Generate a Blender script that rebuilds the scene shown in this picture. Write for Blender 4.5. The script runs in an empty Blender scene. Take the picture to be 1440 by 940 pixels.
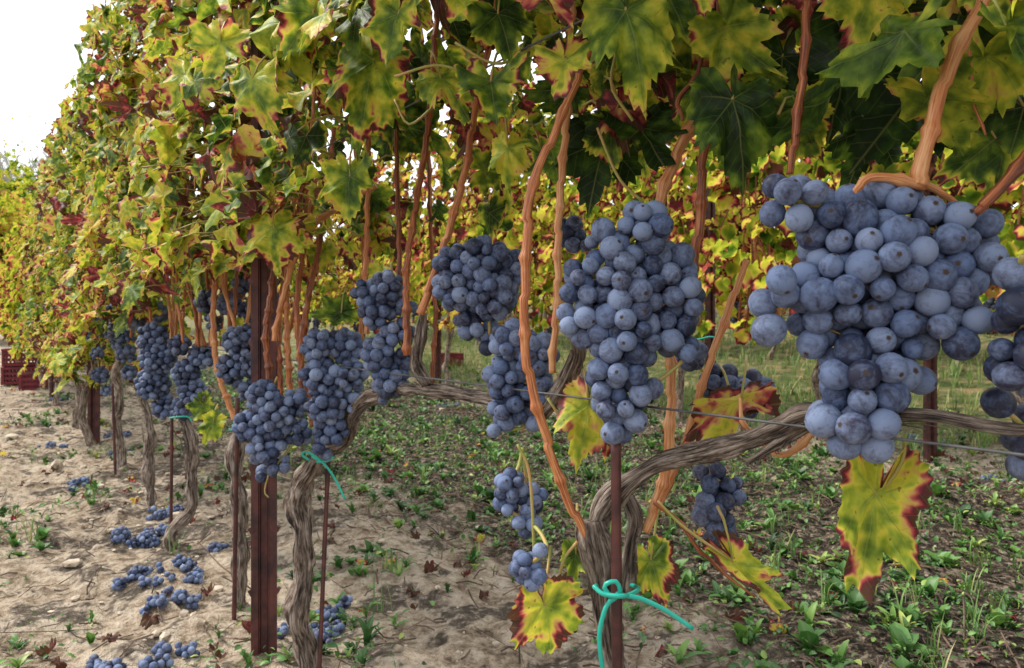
import bpy, bmesh, math
import numpy as np
from mathutils import Vector, Matrix
rng=np.random.default_rng(11)
CAMZ=.53; F=1040.0
AL=np.array([-.587,.809,0.]); PE=np.array([.809,.587,0.]); UP=np.array([0,0,1.])
P0=.4045   # distance camera -> first vine row
def site(px,py,d): return np.array([(px-720)/F*d,d,CAMZ+(448-py)/F*d])
def row(t,perp,z):
    t=np.asarray(t,float); perp=np.asarray(perp,float); z=np.asarray(z,float)
    return t[...,None]*AL+perp[...,None]*PE+z[...,None]*UP
def tofd(d): return (d-.587*P0)/.809
# ---------------------------------------------------------------- noise
def vn(x,y,s=0):
    x=np.asarray(x,float); y=np.asarray(y,float)
    xi=np.floor(x); yi=np.floor(y); fx=x-xi; fy=y-yi
    fx=fx*fx*(3-2*fx); fy=fy*fy*(3-2*fy)
    def h(a,b):
        v=np.sin(a*127.1+b*311.7+s*74.7)*43758.5453
        return v-np.floor(v)
    return (h(xi,yi)*(1-fx)+h(xi+1,yi)*fx)*(1-fy)+(h(xi,yi+1)*(1-fx)+h(xi+1,yi+1)*fx)*fy
def fbm(x,y,s=0,o=3):
    a=.5; r=0; tot=0
    for i in range(o):
        r=r+a*vn(x*2**i,y*2**i,s+i*13); tot+=a; a*=.5
    return r/tot
def perp_of(x,y): return .809*x+.587*y
def gz(x,y):
    p=perp_of(x,y)
    q=np.clip(p-3.2,0,60)
    rise=.13*(q-1.0+np.exp(-q)*1.0)*1.0
    b=.05*(fbm(x*1.6,y*1.6,3)-.5)+.046*(fbm(x*7,y*7,5)-.5)+.034*(fbm(x*22,y*22,9)-.5)
    far=np.clip((np.hypot(x,y)-70)/200,0,1)
    return rise+b+far*6*fbm(x*.02,y*.02,8)
# ---------------------------------------------------------------- builder
def link(o,parent=None):
    bpy.context.scene.collection.objects.link(o)
    if parent is not None: o.parent=parent
    return o
def empty(name):
    o=bpy.data.objects.new(name,None); o.empty_display_size=.1
    return link(o)
class B:
    def __init__(s): s.V=[];s.T=[];s.A=[];s.U=[];s.n=0
    def add(s,V,T,A=None,U=None):
        V=np.asarray(V,float).reshape(-1,3);T=np.asarray(T,int).reshape(-1,3)
        if len(V)==0:return
        s.V.append(V);s.T.append(T+s.n);s.n+=len(V)
        s.A.append(np.zeros((len(V),4)) if A is None else np.asarray(A,float))
        s.U.append(np.zeros((len(T)*3,2)) if U is None else np.asarray(U,float).reshape(-1,2))
    def build(s,name,mat,parent=None,smooth=True):
        if not s.V: return None
        V=np.concatenate(s.V);T=np.concatenate(s.T);A=np.concatenate(s.A);U=np.concatenate(s.U)
        me=bpy.data.meshes.new(name)
        me.vertices.add(len(V)); me.vertices.foreach_set('co',V.astype(np.float32).ravel())
        me.loops.add(len(T)*3); me.loops.foreach_set('vertex_index',T.astype(np.int32).ravel())
        me.polygons.add(len(T)); me.polygons.foreach_set('loop_start',np.arange(0,len(T)*3,3,dtype=np.int32))
        me.update(calc_edges=True)
        me.polygons.foreach_set('use_smooth',np.full(len(T),smooth))
        a=me.attributes.new('lf','FLOAT_COLOR','POINT'); a.data.foreach_set('color',A.astype(np.float32).ravel())
        uv=me.uv_layers.new(name='UVMap'); uv.data.foreach_set('uv',U.astype(np.float32).ravel())
        me.materials.append(mat); me.update()
        return link(bpy.data.objects.new(name,me),parent)
def nrmz(v): return v/np.maximum(np.linalg.norm(v,axis=-1,keepdims=True),1e-9)
def place(b,tm,pos,nr,tip,size,att):
    pos=np.asarray(pos,float);m=len(pos)
    if m==0:return
    z=nrmz(nr); y=nrmz(tip-(tip*z).sum(-1,keepdims=True)*z); x=np.cross(y,z)
    R=np.stack([x,y,z],axis=1)*np.asarray(size)[:,None,None]
    which=rng.integers(0,len(tm),m)
    for k,(tv,tt,tr,tu) in enumerate(tm):
        i=np.where(which==k)[0]
        if len(i)==0: continue
        V=np.einsum('nj,mjk->mnk',tv,R[i])+pos[i][:,None,:]
        n=len(tv)
        T=tt[None]+(np.arange(len(i))*n)[:,None,None]
        A=np.repeat(att[i][:,None,:],n,axis=1).copy(); A[:,:,0]=tr[None]
        U=np.tile(tu,(len(i),1))
        b.add(V.reshape(-1,3),T.reshape(-1,3),A.reshape(-1,4),U)
# ---------------------------------------------------------------- leaf templates
def leaf_tm(na,nr,seed,curl=0.25,fold=0.2,wave=.08,sinus=1.0):
    r=np.random.default_rng(seed)
    cp=np.array([0,14,27,39,52,66,80,95,110,130,150,166,176,180.])
    cr=np.array([1.0,.89,.74-.16*sinus*r.random(),.80,.87,.77,.68-.12*sinus*r.random(),.71,.73,.66,.58,.46,.2,.06])
    th=np.linspace(-180,180,na,endpoint=False)
    crL=cr*(1+.06*r.standard_normal(len(cr))); crR=cr*(1+.06*r.standard_normal(len(cr)))
    Rr=np.where(th<0,np.interp(np.abs(th),cp,crL),np.interp(np.abs(th),cp,crR))
    k=np.arange(na)
    amp=.05 if na>=60 else .032
    Rr=Rr*(1+amp*np.where(k%2==0,1,-1)*(.5+.9*r.random(na))*(np.abs(th)<168))
    ph=r.random(6)*6.28
    V=[[0,0,0]];rr=[0.]
    a=np.radians(th)
    for j in range(1,nr+1):
        f=(j/nr)**.85
        rad=Rr*f
        x=rad*np.sin(a)*.92;y=rad*np.cos(a)
        z=-curl*(x*x*.6+np.where(y>0,y*y*.8,y*y*.3))+fold*np.abs(x)*.6
        z=z+wave*f**2*(np.sin(a*5+ph[0])*.7+np.sin(a*9+ph[1])*.45+np.sin(a*3+ph[2])*.6)
        z=z+.035*np.cos(a*7.0)*f*(1-.3*f)+.05*(vn(x*5+seed,y*5,seed)-.5)+.03*(vn(x*11+seed,y*11,seed+2)-.5)
        V+=list(np.stack([x,y,z],1));rr+=[f]*na
    V=np.array(V);rr=np.array(rr)
    T=[];mid=[]
    for i in range(na):
        i2=(i+1)%na; tm_=th[i]+180/na
        T.append([0,1+i2,1+i]);mid.append(tm_)
        for j in range(nr-1):
            p=1+j*na;q=p+na
            T.append([p+i,p+i2,q+i]);mid.append(tm_)
            T.append([p+i2,q+i2,q+i]);mid.append(tm_)
    T=np.array(T);mid=np.array(mid)
    va=np.where(np.abs(mid)<26,0,np.where(np.abs(mid)<80,52,110))*np.sign(mid)
    va=np.radians(va)
    X=V[T][:,:,0];Y=V[T][:,:,1]
    u=X*np.sin(va)[:,None]+Y*np.cos(va)[:,None]
    v=np.abs(X*np.cos(va)[:,None]-Y*np.sin(va)[:,None])
    return V,T,rr,np.stack([u,v],-1).reshape(-1,2)
HI=[leaf_tm(72,6,s,curl=c,fold=f,wave=w,sinus=1) for s,c,f,w in [(1,.3,.3,.09),(2,.55,.1,.12),(3,.15,.5,.14),(4,-.15,.25,.12),(5,.4,-.2,.16),(6,.7,.5,.14)]]
MD=[leaf_tm(40,3,s+20,curl=c,fold=f,wave=w,sinus=1.2) for s,c,f,w in [(1,.3,.3,.10),(2,.55,.1,.14),(3,.15,.5,.16),(4,-.2,.3,.14),(5,.5,-.2,.17),(6,.9,.6,.17),(7,.2,.7,.2)]]
LO=[leaf_tm(20,2,s+40,curl=c,fold=f,wave=w) for s,c,f,w in [(1,.3,.3,.1),(2,.6,.1,.12),(3,.15,.5,.14),(4,-.2,.3,.12)]]
DRY=[leaf_tm(40,4,s+60,curl=c,fold=f,wave=w,sinus=1.2) for s,c,f,w in [(1,1.5,.8,.25),(2,1.2,1.1,.3),(3,-1.0,.8,.28)]]
def blade(nseg,w,bend,tipw=0.0,lob=0.):
    V=[];T=[];rr=[]
    for i in range(nseg+1):
        f=i/nseg
        ww=w*(math.sin(math.pi*min(1,(f*.85+.15)))**.7 if tipw==0 else (1-f)**.6)
        if i==nseg: ww=w*.04
        if lob and i%2: ww*=1-lob
        y=f*math.cos(bend*f*.6);z=bend*(f-f*f*.9)*.8
        V+=[[-ww,y,z+abs(ww)*.4],[0,y,z],[ww,y,z+abs(ww)*.4]];rr+=[1,0,1]
    for i in range(nseg):
        a=i*3;c=a+3
        for o in (0,1):
            T+=[[a+o,a+o+1,c+o],[a+o+1,c+o+1,c+o]]
    V=np.array(V,float);T=np.array(T)
    return V,T,np.array(rr,float),V[T][:,:,:2].reshape(-1,2)
WEED=[blade(5,.14,.6),blade(7,.13,1.0,lob=.5),blade(8,.15,.7,lob=.6),blade(3,.3,.5)]
GRASS=[blade(4,.022,.5,1),blade(4,.03,1.1,1),blade(3,.02,.2,1)]
# ---------------------------------------------------------------- tubes
def crom(P,rad,m):
    P=np.asarray(P,float);rad=np.asarray(rad,float)
    k=len(P)
    Pe=np.vstack([2*P[0]-P[1],P,2*P[-1]-P[-2]])
    t=np.linspace(0,k-1-1e-6,m);i=t.astype(int);f=(t-i)[:,None]
    a,b_,c,d=Pe[i],Pe[i+1],Pe[i+2],Pe[i+3]
    Q=.5*((2*b_)+(-a+c)*f+(2*a-5*b_+4*c-d)*f*f+(-a+3*b_-3*c+d)*f**3)
    return Q,np.interp(t,np.arange(k),rad)
def tube(b,P,rad,n=10,step=.012,ridge=0,lump=0,node=0,seed=None,rnd=None,mx=90):
    seed=rng.integers(1000) if seed is None else seed
    P=np.asarray(P,float)
    L=np.linalg.norm(np.diff(P,axis=0),axis=1).sum()
    m=int(min(mx,max(4,L/step)))
    if np.isscalar(rad): rad=[rad]*len(P)
    Q,R=crom(P,rad,m)
    s=np.concatenate([[0],np.cumsum(np.linalg.norm(np.diff(Q,axis=0),axis=1))])
    if node:
        ph=rng.random()*node
        dd=((s+ph)%node)-node/2
        R=R*(1+.5*np.exp(-(dd/.0032)**2))
        seg=((s+ph)//node).astype(int)
        off=np.where(seg%2==0,1,-1)*(np.abs(dd/node)-.25)*.0042
        Q=Q+off[:,None]*nrmz(np.array([.8,.3,.0]))
    if ridge: # gnarled: the axis itself wanders
        Q=Q+(np.stack([vn(s*18+seed,s*0,1),vn(s*18+seed,s*0,2),vn(s*18+seed,s*0,3)],1)-.5)*R[:,None]*1.3
    tg=nrmz(np.gradient(Q,axis=0))
    ref=np.array([0.3,-.9,.1]) if abs(tg[0,1])<.9 else np.array([1.,0,0])
    N=[];cur=ref
    for i in range(m):
        cur=cur-np.dot(cur,tg[i])*tg[i];cur=cur/np.linalg.norm(cur);N.append(cur)
    N=np.array(N);Bn=np.cross(tg,N)
    a=np.linspace(0,2*np.pi,n,endpoint=False)
    rr=R[:,None]*np.ones(n)
    if ridge:
        rr=rr*(1+ridge*(vn(np.arange(n)[None]*.5+seed,s[:,None]*11+seed,seed)-.5)*2+ridge*.8*(vn(np.arange(n)[None]*1.0+seed,s[:,None]*45+seed,seed+7)-.5)*2)
    if lump: rr=rr*(1+lump*(vn(s*28+seed,s*0,seed)-.5)[:,None]*2+lump*.6*(vn(s[:,None]*40,np.cos(a)[None]*1.2+seed,seed+3)-.5)*2)
    V=Q[:,None,:]+rr[...,None]*(np.cos(a)[None,:,None]*N[:,None,:]+np.sin(a)[None,:,None]*Bn[:,None,:])
    V=V.reshape(-1,3)
    A=np.zeros((m,n,4));A[...,0]=np.cos(a)[None];A[...,1]=np.sin(a)[None];A[...,2]=s[:,None]
    A[...,3]=rng.random() if rnd is None else rnd
    i=np.arange(m-1)[:,None]*n;j=np.arange(n)[None];j2=(j+1)%n
    T=np.concatenate([np.stack([i+j,i+j2,i+n+j],-1).reshape(-1,3),np.stack([i+j2,i+n+j2,i+n+j],-1).reshape(-1,3)])
    V=np.vstack([V,Q[0],Q[-1]])
    A=np.vstack([A.reshape(-1,4),[0,0,s[0],A[0,0,3]],[0,0,s[-1],A[0,0,3]]])
    c0=m*n;c1=c0+1;jj=np.arange(n);jj2=(jj+1)%n
    T=np.concatenate([T,np.stack([jj2,jj,np.full(n,c0)],1),np.stack([(m-1)*n+jj,(m-1)*n+jj2,np.full(n,c1)],1)])
    b.add(V,T,A)
# ---------------------------------------------------------------- materials
class NT:
    def __init__(s,name):
        s.m=bpy.data.materials.new(name);s.m.use_nodes=True;s.t=s.m.node_tree;s.t.nodes.clear()
        s.out=s.t.nodes.new('ShaderNodeOutputMaterial')
    def n(s,ty,ins=None,**k):
        x=s.t.nodes.new(ty)
        for a,v in k.items(): setattr(x,a,v)
        if ins:
            for a,v in ins.items():
                if isinstance(v,bpy.types.NodeSocket): s.t.links.new(v,x.inputs[a])
                else: x.inputs[a].default_value=v
        return x
    def math(s,op,a,b=0.,c=0.,clamp=False):
        return s.n('ShaderNodeMath',{0:a,1:b,2:c},operation=op,use_clamp=clamp).outputs[0]
    def ss(s,v,a,b,lo=0.,hi=1.):
        return s.n('ShaderNodeMapRange',{'Value':v,'From Min':a,'From Max':b,'To Min':lo,'To Max':hi},interpolation_type='SMOOTHSTEP').outputs[0]
    def mix(s,f,a,b,bt='MIX'):
        x=s.n('ShaderNodeMix',data_type='RGBA',blend_type=bt)
        for idx,v in ((0,f),(6,a),(7,b)):
            if isinstance(v,bpy.types.NodeSocket): s.t.links.new(v,x.inputs[idx])
            else: x.inputs[idx].default_value=v if idx==0 else (*v,1)
        return x.outputs[2]
    def noise(s,vec,scale,det=3,rough=.55,out=0,dist=0.):
        return s.n('ShaderNodeTexNoise',{'Vector':vec,'Scale':scale,'Detail':det,'Roughness':rough,'Distortion':dist}).outputs[out]
    def ramp(s,f,stops,interp='LINEAR'):
        x=s.n('ShaderNodeValToRGB',{'Fac':f});e=x.color_ramp.elements;x.color_ramp.interpolation=interp
        e[0].position=stops[0][0];e[0].color=(*stops[0][1],1)
        e[1].position=stops[-1][0];e[1].color=(*stops[-1][1],1)
        for p,c in stops[1:-1]:
            q=e.new(p);q.color=(*c,1)
        return x.outputs[0]
    def bump(s,h,st,dist=.01):
        return s.n('ShaderNodeBump',{'Height':h,'Strength':st,'Distance':dist}).outputs[0]
    def bsdf(s,**k):
        return s.n('ShaderNodeBsdfPrincipled',{a.replace('_',' '):v for a,v in k.items()})
    def done(s,sh):
        s.t.links.new(sh,s.out.inputs[0]);return s.m
def attr(N,name='lf'):
    a=N.n('ShaderNodeAttribute',attribute_name=name);sp=N.n('ShaderNodeSeparateXYZ',{0:a.outputs['Vector']})
    return sp.outputs[0],sp.outputs[1],sp.outputs[2],a.outputs['Alpha'],a.outputs['Vector']
LEAFRAMP=[(0,(.011,.028,.006)),(.14,(.032,.075,.010)),(.28,(.12,.20,.018)),(.40,(.34,.41,.034)),(.53,(.66,.60,.06)),(.63,(.66,.42,.11)),(.71,(.52,.13,.09)),(.80,(.28,.030,.046)),(.88,(.12,.017,.024)),(1,(.09,.038,.020))]
def mat_leaf(near=True):
    N=NT('vine_leaf_material' if near else 'distant_vine_leaf_material')
    rr,rn,ty,ed,_=attr(N)
    co=N.n('ShaderNodeTexCoord').outputs['Object']
    n1=N.noise(co,38 if near else 14,2 if near else 1,.7)
    r3=N.math('MULTIPLY',N.math('POWER',rr,4.0),ed)
    t=N.math('ADD',ty,N.math('MULTIPLY',r3,N.ss(n1,.38,.64,.0,1.6)))
    t=N.math('ADD',t,N.math('MULTIPLY',N.math('SUBTRACT',n1,.5),.72))
    if not near:
        col=N.ramp(t,LEAFRAMP)
        p=N.n('ShaderNodeBsdfDiffuse',{'Color':col})
        tr=N.n('ShaderNodeBsdfTranslucent',{'Color':col})
        return N.done(N.n('ShaderNodeMixShader',{0:.38,1:p.outputs[0],2:tr.outputs[0]}).outputs[0])
    n2=N.noise(co,190,1,.6)
    t=N.math('ADD',t,N.math('MULTIPLY',N.math('SUBTRACT',n2,.5),.2))
    uv=N.n('ShaderNodeUVMap',uv_map='UVMap').outputs[0];sp=N.n('ShaderNodeSeparateXYZ',{0:uv});u,v=sp.outputs[0],sp.outputs[1]
    g=N.ss(v,0.,.14,1.,0.)
    t=N.math('SUBTRACT',t,N.math('MULTIPLY',g,.09),clamp=True)
    col=N.ramp(t,LEAFRAMP)
    mv=N.ss(v,.005,.018,1.,0.)
    fr=N.math('PINGPONG',N.math('SUBTRACT',u,N.math('MULTIPLY',v,.75)),.075)
    sv=N.math('MULTIPLY',N.ss(fr,.003,.010,1.,0.),.5)
    vein=N.math('MAXIMUM',mv,sv)
    col=N.mix(N.math('MULTIPLY',vein,.5),col,N.mix(.5,col,(.42,.44,.14)))
    spk=N.ss(n2,.69,.75)
    col=N.mix(N.math('MULTIPLY',spk,.6),col,(.08,.03,.015))
    bp=N.bump(N.math('MULTIPLY',vein,-.6),.5,.003)
    p=N.bsdf(Base_Color=col,Roughness=.52,Normal=bp); p.inputs['Specular IOR Level'].default_value=.26
    tr=N.n('ShaderNodeBsdfTranslucent',{'Color':col})
    mx=N.n('ShaderNodeMixShader',{0:.40,1:p.outputs[0],2:tr.outputs[0]})
    return N.done(mx.outputs[0])
def mat_weed(name,stops):
    N=NT(name);rr,rn,ty,ed,_=attr(N)
    col=N.ramp(rn,stops)
    col=N.mix(N.ss(rr,0.,.25,.25,0.),col,(.22,.30,.12))
    p=N.bsdf(Base_Color=col,Roughness=.5)
    tr=N.n('ShaderNodeBsdfTranslucent',{'Color':col})
    return N.done(N.n('ShaderNodeMixShader',{0:.2,1:p.outputs[0],2:tr.outputs[0]}).outputs[0])
def mat_berry():
    N=NT('grape_skin_material');rn,pole,dk,_,_v=attr(N)
    co=N.n('ShaderNodeTexCoord').outputs['Object']
    n1=N.noise(co,85,4,.72,dist=.8);n2=N.noise(co,420,2,.6)
    skin=N.mix(rn,(.007,.009,.026),(.022,.010,.030))
    bloom=N.mix(rn,(.105,.15,.285),(.20,.25,.38))
    f=N.math('ADD',N.math('MULTIPLY',N.math('SUBTRACT',n1,.45),3.0),.50)
    f=N.math('ADD',f,N.math('MULTIPLY',N.math('SUBTRACT',n2,.5),1.0))
    f=N.math('ADD',f,N.math('MULTIPLY',N.math('SUBTRACT',rn,.5),.5))
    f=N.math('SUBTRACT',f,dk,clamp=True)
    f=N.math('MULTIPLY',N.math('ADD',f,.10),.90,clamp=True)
    col=N.mix(f,skin,bloom)
    sc=N.ss(pole,.965,.985)
    col=N.mix(sc,col,(.05,.03,.02))
    p=N.bsdf(Base_Color=col,Roughness=N.math('ADD',.45,N.math('MULTIPLY',f,.40)),Normal=N.bump(n2,.12,.001))
    p.inputs['Specular IOR Level'].default_value=.32
    return N.done(p.outputs[0])
def mat_tubey(name,stops,sx,sy,bumpst,rough,mode='bark'):
    N=NT(name);a,b_,c,rn,vec=attr(N)
    mp=N.n('ShaderNodeCombineXYZ',{0:N.math('ADD',a,N.math('MULTIPLY',rn,9)),1:b_,2:N.math('MULTIPLY',c,sy)}).outputs[0]
    n1=N.noise(mp,sx,4,.72,dist=.3)
    mp2=N.n('ShaderNodeCombineXYZ',{0:a,1:b_,2:N.math('MULTIPLY',c,30)}).outputs[0]
    n2=N.noise(mp2,1.2,3,.6)
    t=N.math('ADD',N.math('MULTIPLY',n1,.62),N.math('MULTIPLY',n2,.42))
    if mode=='cane': t=N.math('ADD',t,N.math('MULTIPLY',N.math('SUBTRACT',rn,.5),.20))
    col=N.ramp(t,stops)
    p=N.bsdf(Base_Color=col,Roughness=rough,Normal=N.bump(n1,bumpst,.008))
    return N.done(p.outputs[0])
def mat_plain(name,c1,c2,scale,rough,metal=0.,bump=.2):
    N=NT(name);co=N.n('ShaderNodeTexCoord').outputs['Object']
    n=N.noise(co,scale,4,.65)
    col=N.mix(N.ss(n,.3,.7),c1,c2)
    p=N.bsdf(Base_Color=col,Roughness=rough,Metallic=metal,Normal=N.bump(n,bump,.003))
    return N.done(p.outputs[0])
def mat_ground():
    N=NT('vineyard_soil_material')
    co=N.n('ShaderNodeTexCoord').outputs['Object']
    dp=N.n('ShaderNodeVectorMath',{0:co,1:(.809,.587,0)},operation='DOT_PRODUCT').outputs['Value']
    big=N.noise(co,1.4,3,.6);mid=N.noise(co,7,4,.70);fine=N.noise(co,44,5,.76)
    grit=N.noise(co,200,2,.7)
    sand=N.ramp(N.math('ADD',N.math('MULTIPLY',mid,.5),N.math('MULTIPLY',fine,.5)),[(.36,(.07,.05,.036)),(.44,(.30,.225,.155)),(.51,(.50,.405,.305)),(.66,(.70,.60,.485))])
    dark=N.ramp(fine,[(.40,(.010,.008,.007)),(.51,(.045,.033,.024)),(.59,(.11,.08,.058)),(.67,(.30,.235,.17))])
    wz=N.math('ADD',dp,N.math('MULTIPLY',N.math('SUBTRACT',big,.5),1.3))
    z1=N.ss(wz,.84,1.04);z2=N.ss(wz,2.4,2.65,1.,.25)
    weedz=N.math('MULTIPLY',z1,z2)
    patch=N.ss(N.math('ADD',N.math('MULTIPLY',big,.4),N.math('MULTIPLY',mid,.6)),.505,.555,0.,.85)
    m=N.math('MAXIMUM',N.math('MULTIPLY',weedz,.98),patch)
    m=N.math('MULTIPLY',m,N.ss(fine,.49,.62,1.,.6))
    col=N.mix(m,sand,dark)
    far=N.ss(dp,3.0,3.9,0.,.9)
    fc=N.ramp(mid,[(.38,(.035,.065,.014)),(.50,(.10,.12,.035)),(.62,(.30,.20,.10))])
    col=N.mix(far,col,fc)
    col=N.mix(N.ss(grit,.60,.68,0.,.55),col,(.07,.05,.038))
    p=N.bsdf(Base_Color=col,Roughness=.95,Normal=N.bump(fine,1.,.022))
    p.inputs['Specular IOR Level'].default_value=.12
    return N.done(p.outputs[0])
M_LEAF=mat_leaf();M_LEAFD=mat_leaf(False);M_BERRY=mat_berry()
M_BARK=mat_tubey('vine_bark_material',[(.40,(.010,.007,.005)),(.46,(.075,.048,.034)),(.52,(.24,.175,.135)),(.62,(.52,.43,.36))],5.5,6,1.0,.9)
M_CANE=mat_tubey('vine_cane_material',[(.36,(.08,.020,.011)),(.46,(.28,.070,.022)),(.55,(.52,.175,.052)),(.70,(.70,.40,.19))],4.5,4,.3,.40,'cane')
M_STEM=mat_plain('green_stem_material',(.24,.28,.05),(.45,.26,.10),60,.5)
M_RUST=mat_plain('rusted_steel_material',(.12,.036,.030),(.035,.014,.015),35,.5,.2)
M_WIRE=mat_plain('galvanised_wire_material',(.06,.06,.06),(.13,.13,.13),50,.6,.4)
M_TIE=mat_plain('green_plastic_tie_material',(.01,.33,.25),(.02,.42,.32),40,.35)
M_CRATE=mat_plain('red_plastic_crate_material',(.20,.012,.024),(.11,.010,.016),15,.6)
M_WEED=mat_weed('weed_material',[(0,(.018,.055,.014)),(.35,(.05,.14,.028)),(.7,(.13,.28,.05)),(1,(.38,.44,.10))])
M_GRASS=mat_weed('grass_material',[(0,(.05,.12,.03)),(.5,(.14,.27,.055)),(.85,(.32,.36,.12)),(1,(.52,.43,.21))])
M_TWIG=mat_plain('dead_twig_material',(.022,.014,.010),(.20,.13,.09),14,.9)
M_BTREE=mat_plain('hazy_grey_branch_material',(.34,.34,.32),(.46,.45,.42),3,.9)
M_CLOD=mat_plain('soil_clod_material',(.26,.20,.145),(.60,.50,.39),30,.95)
M_GR=mat_ground()
# ---------------------------------------------------------------- ground
ns=460
s=np.linspace(-1,1,ns)
gx=-.4+4.0*s+380*np.sign(s)*np.abs(s)**9
gy=2.3+4.0*s+380*np.sign(s)*np.abs(s)**9
X,Y=np.meshgrid(gx,gy,indexing='ij')
Z=gz(X,Y)
i=np.arange(ns-1)[:,None]*ns+np.arange(ns-1)[None]
i=i.ravel()
b=B();b.add(np.stack([X,Y,Z],-1).reshape(-1,3),np.concatenate([np.stack([i,i+ns,i+1],1),np.stack([i+ns,i+ns+1,i+1],1)]))
b.build('ground',M_GR)
# ---------------------------------------------------------------- ground cover
def gpos(n,pmin=-1.5,pmax=3.2,tmin=-1.8,tmax=8,pw=1.5):
    t=tmin+(tmax-tmin)*rng.random(n)**pw;p=pmin+(pmax-pmin)*rng.random(n)
    q=t[:,None]*AL[:2]+p[:,None]*PE[:2]
    x,y=q[:,0],q[:,1]
    k=(y>.3)&(np.abs(x)<y*.95+.6)
    return x[k],y[k],t[k],p[k]
def wmask(x,y,p):
    w=1/(1+np.exp(-(p-.93)*14))*(.45+.55/(1+np.exp((p-2.5)*9)))
    w=w*np.clip((fbm(x*2.2,y*2.2,21)-.29)*6,0.25,1)
    w2=np.clip((fbm(x*3.2,y*3.2,31)-.59)*7,0,1)*.75
    return np.maximum(w,w2+.016)
bw=B();bg=B()
x,y,t,p=gpos(25000,pmax=4.2);k=rng.random(len(x))<wmask(x,y,p);x,y=x[k],y[k]
n0=len(x);nl=9
a=(rng.random(n0)*6.28)[:,None]+np.arange(nl)[None]*2.4
el=rng.uniform(.15,1.15,(n0,nl))
tip=np.stack([np.cos(a)*np.cos(el),np.sin(a)*np.cos(el),np.sin(el)],-1).reshape(-1,3)
nr=np.stack([-np.cos(a)*np.sin(el),-np.sin(a)*np.sin(el),np.cos(el)],-1).reshape(-1,3)
base=np.stack([x,y,gz(x,y)-.001],1)
sz=(np.clip(np.exp(rng.normal(-3.72,.40,n0)),0,.048)[:,None]*rng.uniform(.6,1.2,(n0,nl))).ravel()
at=np.zeros((n0,nl,4));at[...,1]=np.clip(rng.normal(.46,.22,n0)[:,None]+rng.normal(0,.1,(n0,nl)),0,1)
at=at.reshape(-1,4);pos=np.repeat(base,nl,0);kind=np.repeat(rng.integers(0,4,n0),nl)
for q in range(4):
    m_=(kind==q)&(rng.random(len(kind))<.85);place(bw,[WEED[q]],pos[m_],nr[m_],tip[m_],sz[m_],at[m_])
x,y,t,p=gpos(220000,pmax=3.8);k=rng.random(len(x))<wmask(x,y,p)*.6;x,y=x[k],y[k];n=len(x)
nr=rng.normal(0,.5,(n,3))+UP;tip=rng.normal(0,1,(n,3))+[0,0,.4]
at=np.zeros((n,4));at[:,1]=np.clip(rng.normal(.42,.27,n),0,1)
place(bw,[WEED[3],WEED[2]],np.stack([x,y,gz(x,y)+rng.random(n)*.022],1),nr,tip,rng.uniform(.005,.019,n),at)
bw.build('weeds',M_WEED)
x,y,t,p=gpos(15000,pmax=8,tmin=-5,tmax=12);m_=np.clip(wmask(x,y,p)*.5*(fbm(x*1.3,y*1.3,77)>.50)+((x>.45)&(y<1.7))*.9*(p>.85)+(p>2.8)*.8,0,1);k=rng.random(len(x))<m_;x,y,p=x[k],y[k],p[k]
n0=len(x);nl=8
a=rng.random((n0,nl))*6.28;el=rng.uniform(.8,1.45,(n0,nl))
tip=np.stack([np.cos(a)*np.cos(el),np.sin(a)*np.cos(el),np.sin(el)],-1).reshape(-1,3)
nr=np.stack([-np.cos(a)*np.sin(el),-np.sin(a)*np.sin(el),np.cos(el)],-1).reshape(-1,3)
at=np.zeros((n0*nl,4));at[:,1]=np.clip(rng.normal(.48,.25,n0*nl)+np.repeat((p>2.9)*.12,nl),0,1)
pos=np.repeat(np.stack([x,y,gz(x,y)],1),nl,0)+rng.normal(0,.008,(n0*nl,3))*[1,1,0]
place(bg,GRASS,pos,nr,tip,rng.uniform(.03,.085,n0*nl)*np.repeat(1+(p>2.9)*.6,nl),at)
bg.build('grass',M_GRASS)
bt=B();n=42000
x,y,t,p=gpos(n);n=len(x);k=rng.random(n)<(.22+.78*((p>.85)&(p<2.6)));x,y=x[k],y[k];n=len(x)
a=rng.random(n)*6.28;L=rng.uniform(.012,.06,n)*(1+(rng.random(n)<.05)*2.);w=rng.uniform(.0005,.0019,n)
d=np.stack([np.cos(a),np.sin(a)],1);q=np.stack([-d[:,1],d[:,0]],1)
V=np.zeros((n,9,3));tilt=rng.normal(0,.12,n)
for j,(f,bow) in enumerate([(-.5,0),(0,1),(.5,0)]):
    c=np.stack([x,y],1)+d*(L*f)[:,None]+q*(bow*L*rng.normal(0,.09,n))[:,None]
    zz=gz(c[:,0],c[:,1])+.002+np.abs(rng.normal(0,.004,n))+np.abs(tilt)*L*(f+.5)
    for l,(o,h) in enumerate([(-1,0),(1,0),(0,1.6)]):
        V[:,j*3+l,:2]=c+q*(w*o)[:,None];V[:,j*3+l,2]=zz+w*h
base=[]
for j in (0,3):
    for l in range(3):
        l2=(l+1)%3;base+=[[j+l,j+l2,j+3+l],[j+l2,j+3+l2,j+3+l]]
base=np.array(base);T=base[None]+(np.arange(n)*9)[:,None,None]
bt.add(V.reshape(-1,3),T.reshape(-1,3));bt.build('fallen_twigs',M_TWIG,smooth=False)
def ico(sub):
    bm=bmesh.new();bmesh.ops.create_icosphere(bm,subdivisions=sub,radius=1)
    V=np.array([v.co[:] for v in bm.verts]);T=np.array([[v.index for v in f.verts] for f in bm.faces]);bm.free();return V,T
I1,I2,I3=ico(1),ico(2),ico(3)
bc=B();n=20000
x,y,t,p=gpos(n,pmax=3);k=(rng.random(len(x))>wmask(x,y,p)*1.1);x,y=x[k],y[k];n=len(x)
sz=np.exp(rng.normal(-5.8,.68,n))
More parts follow.
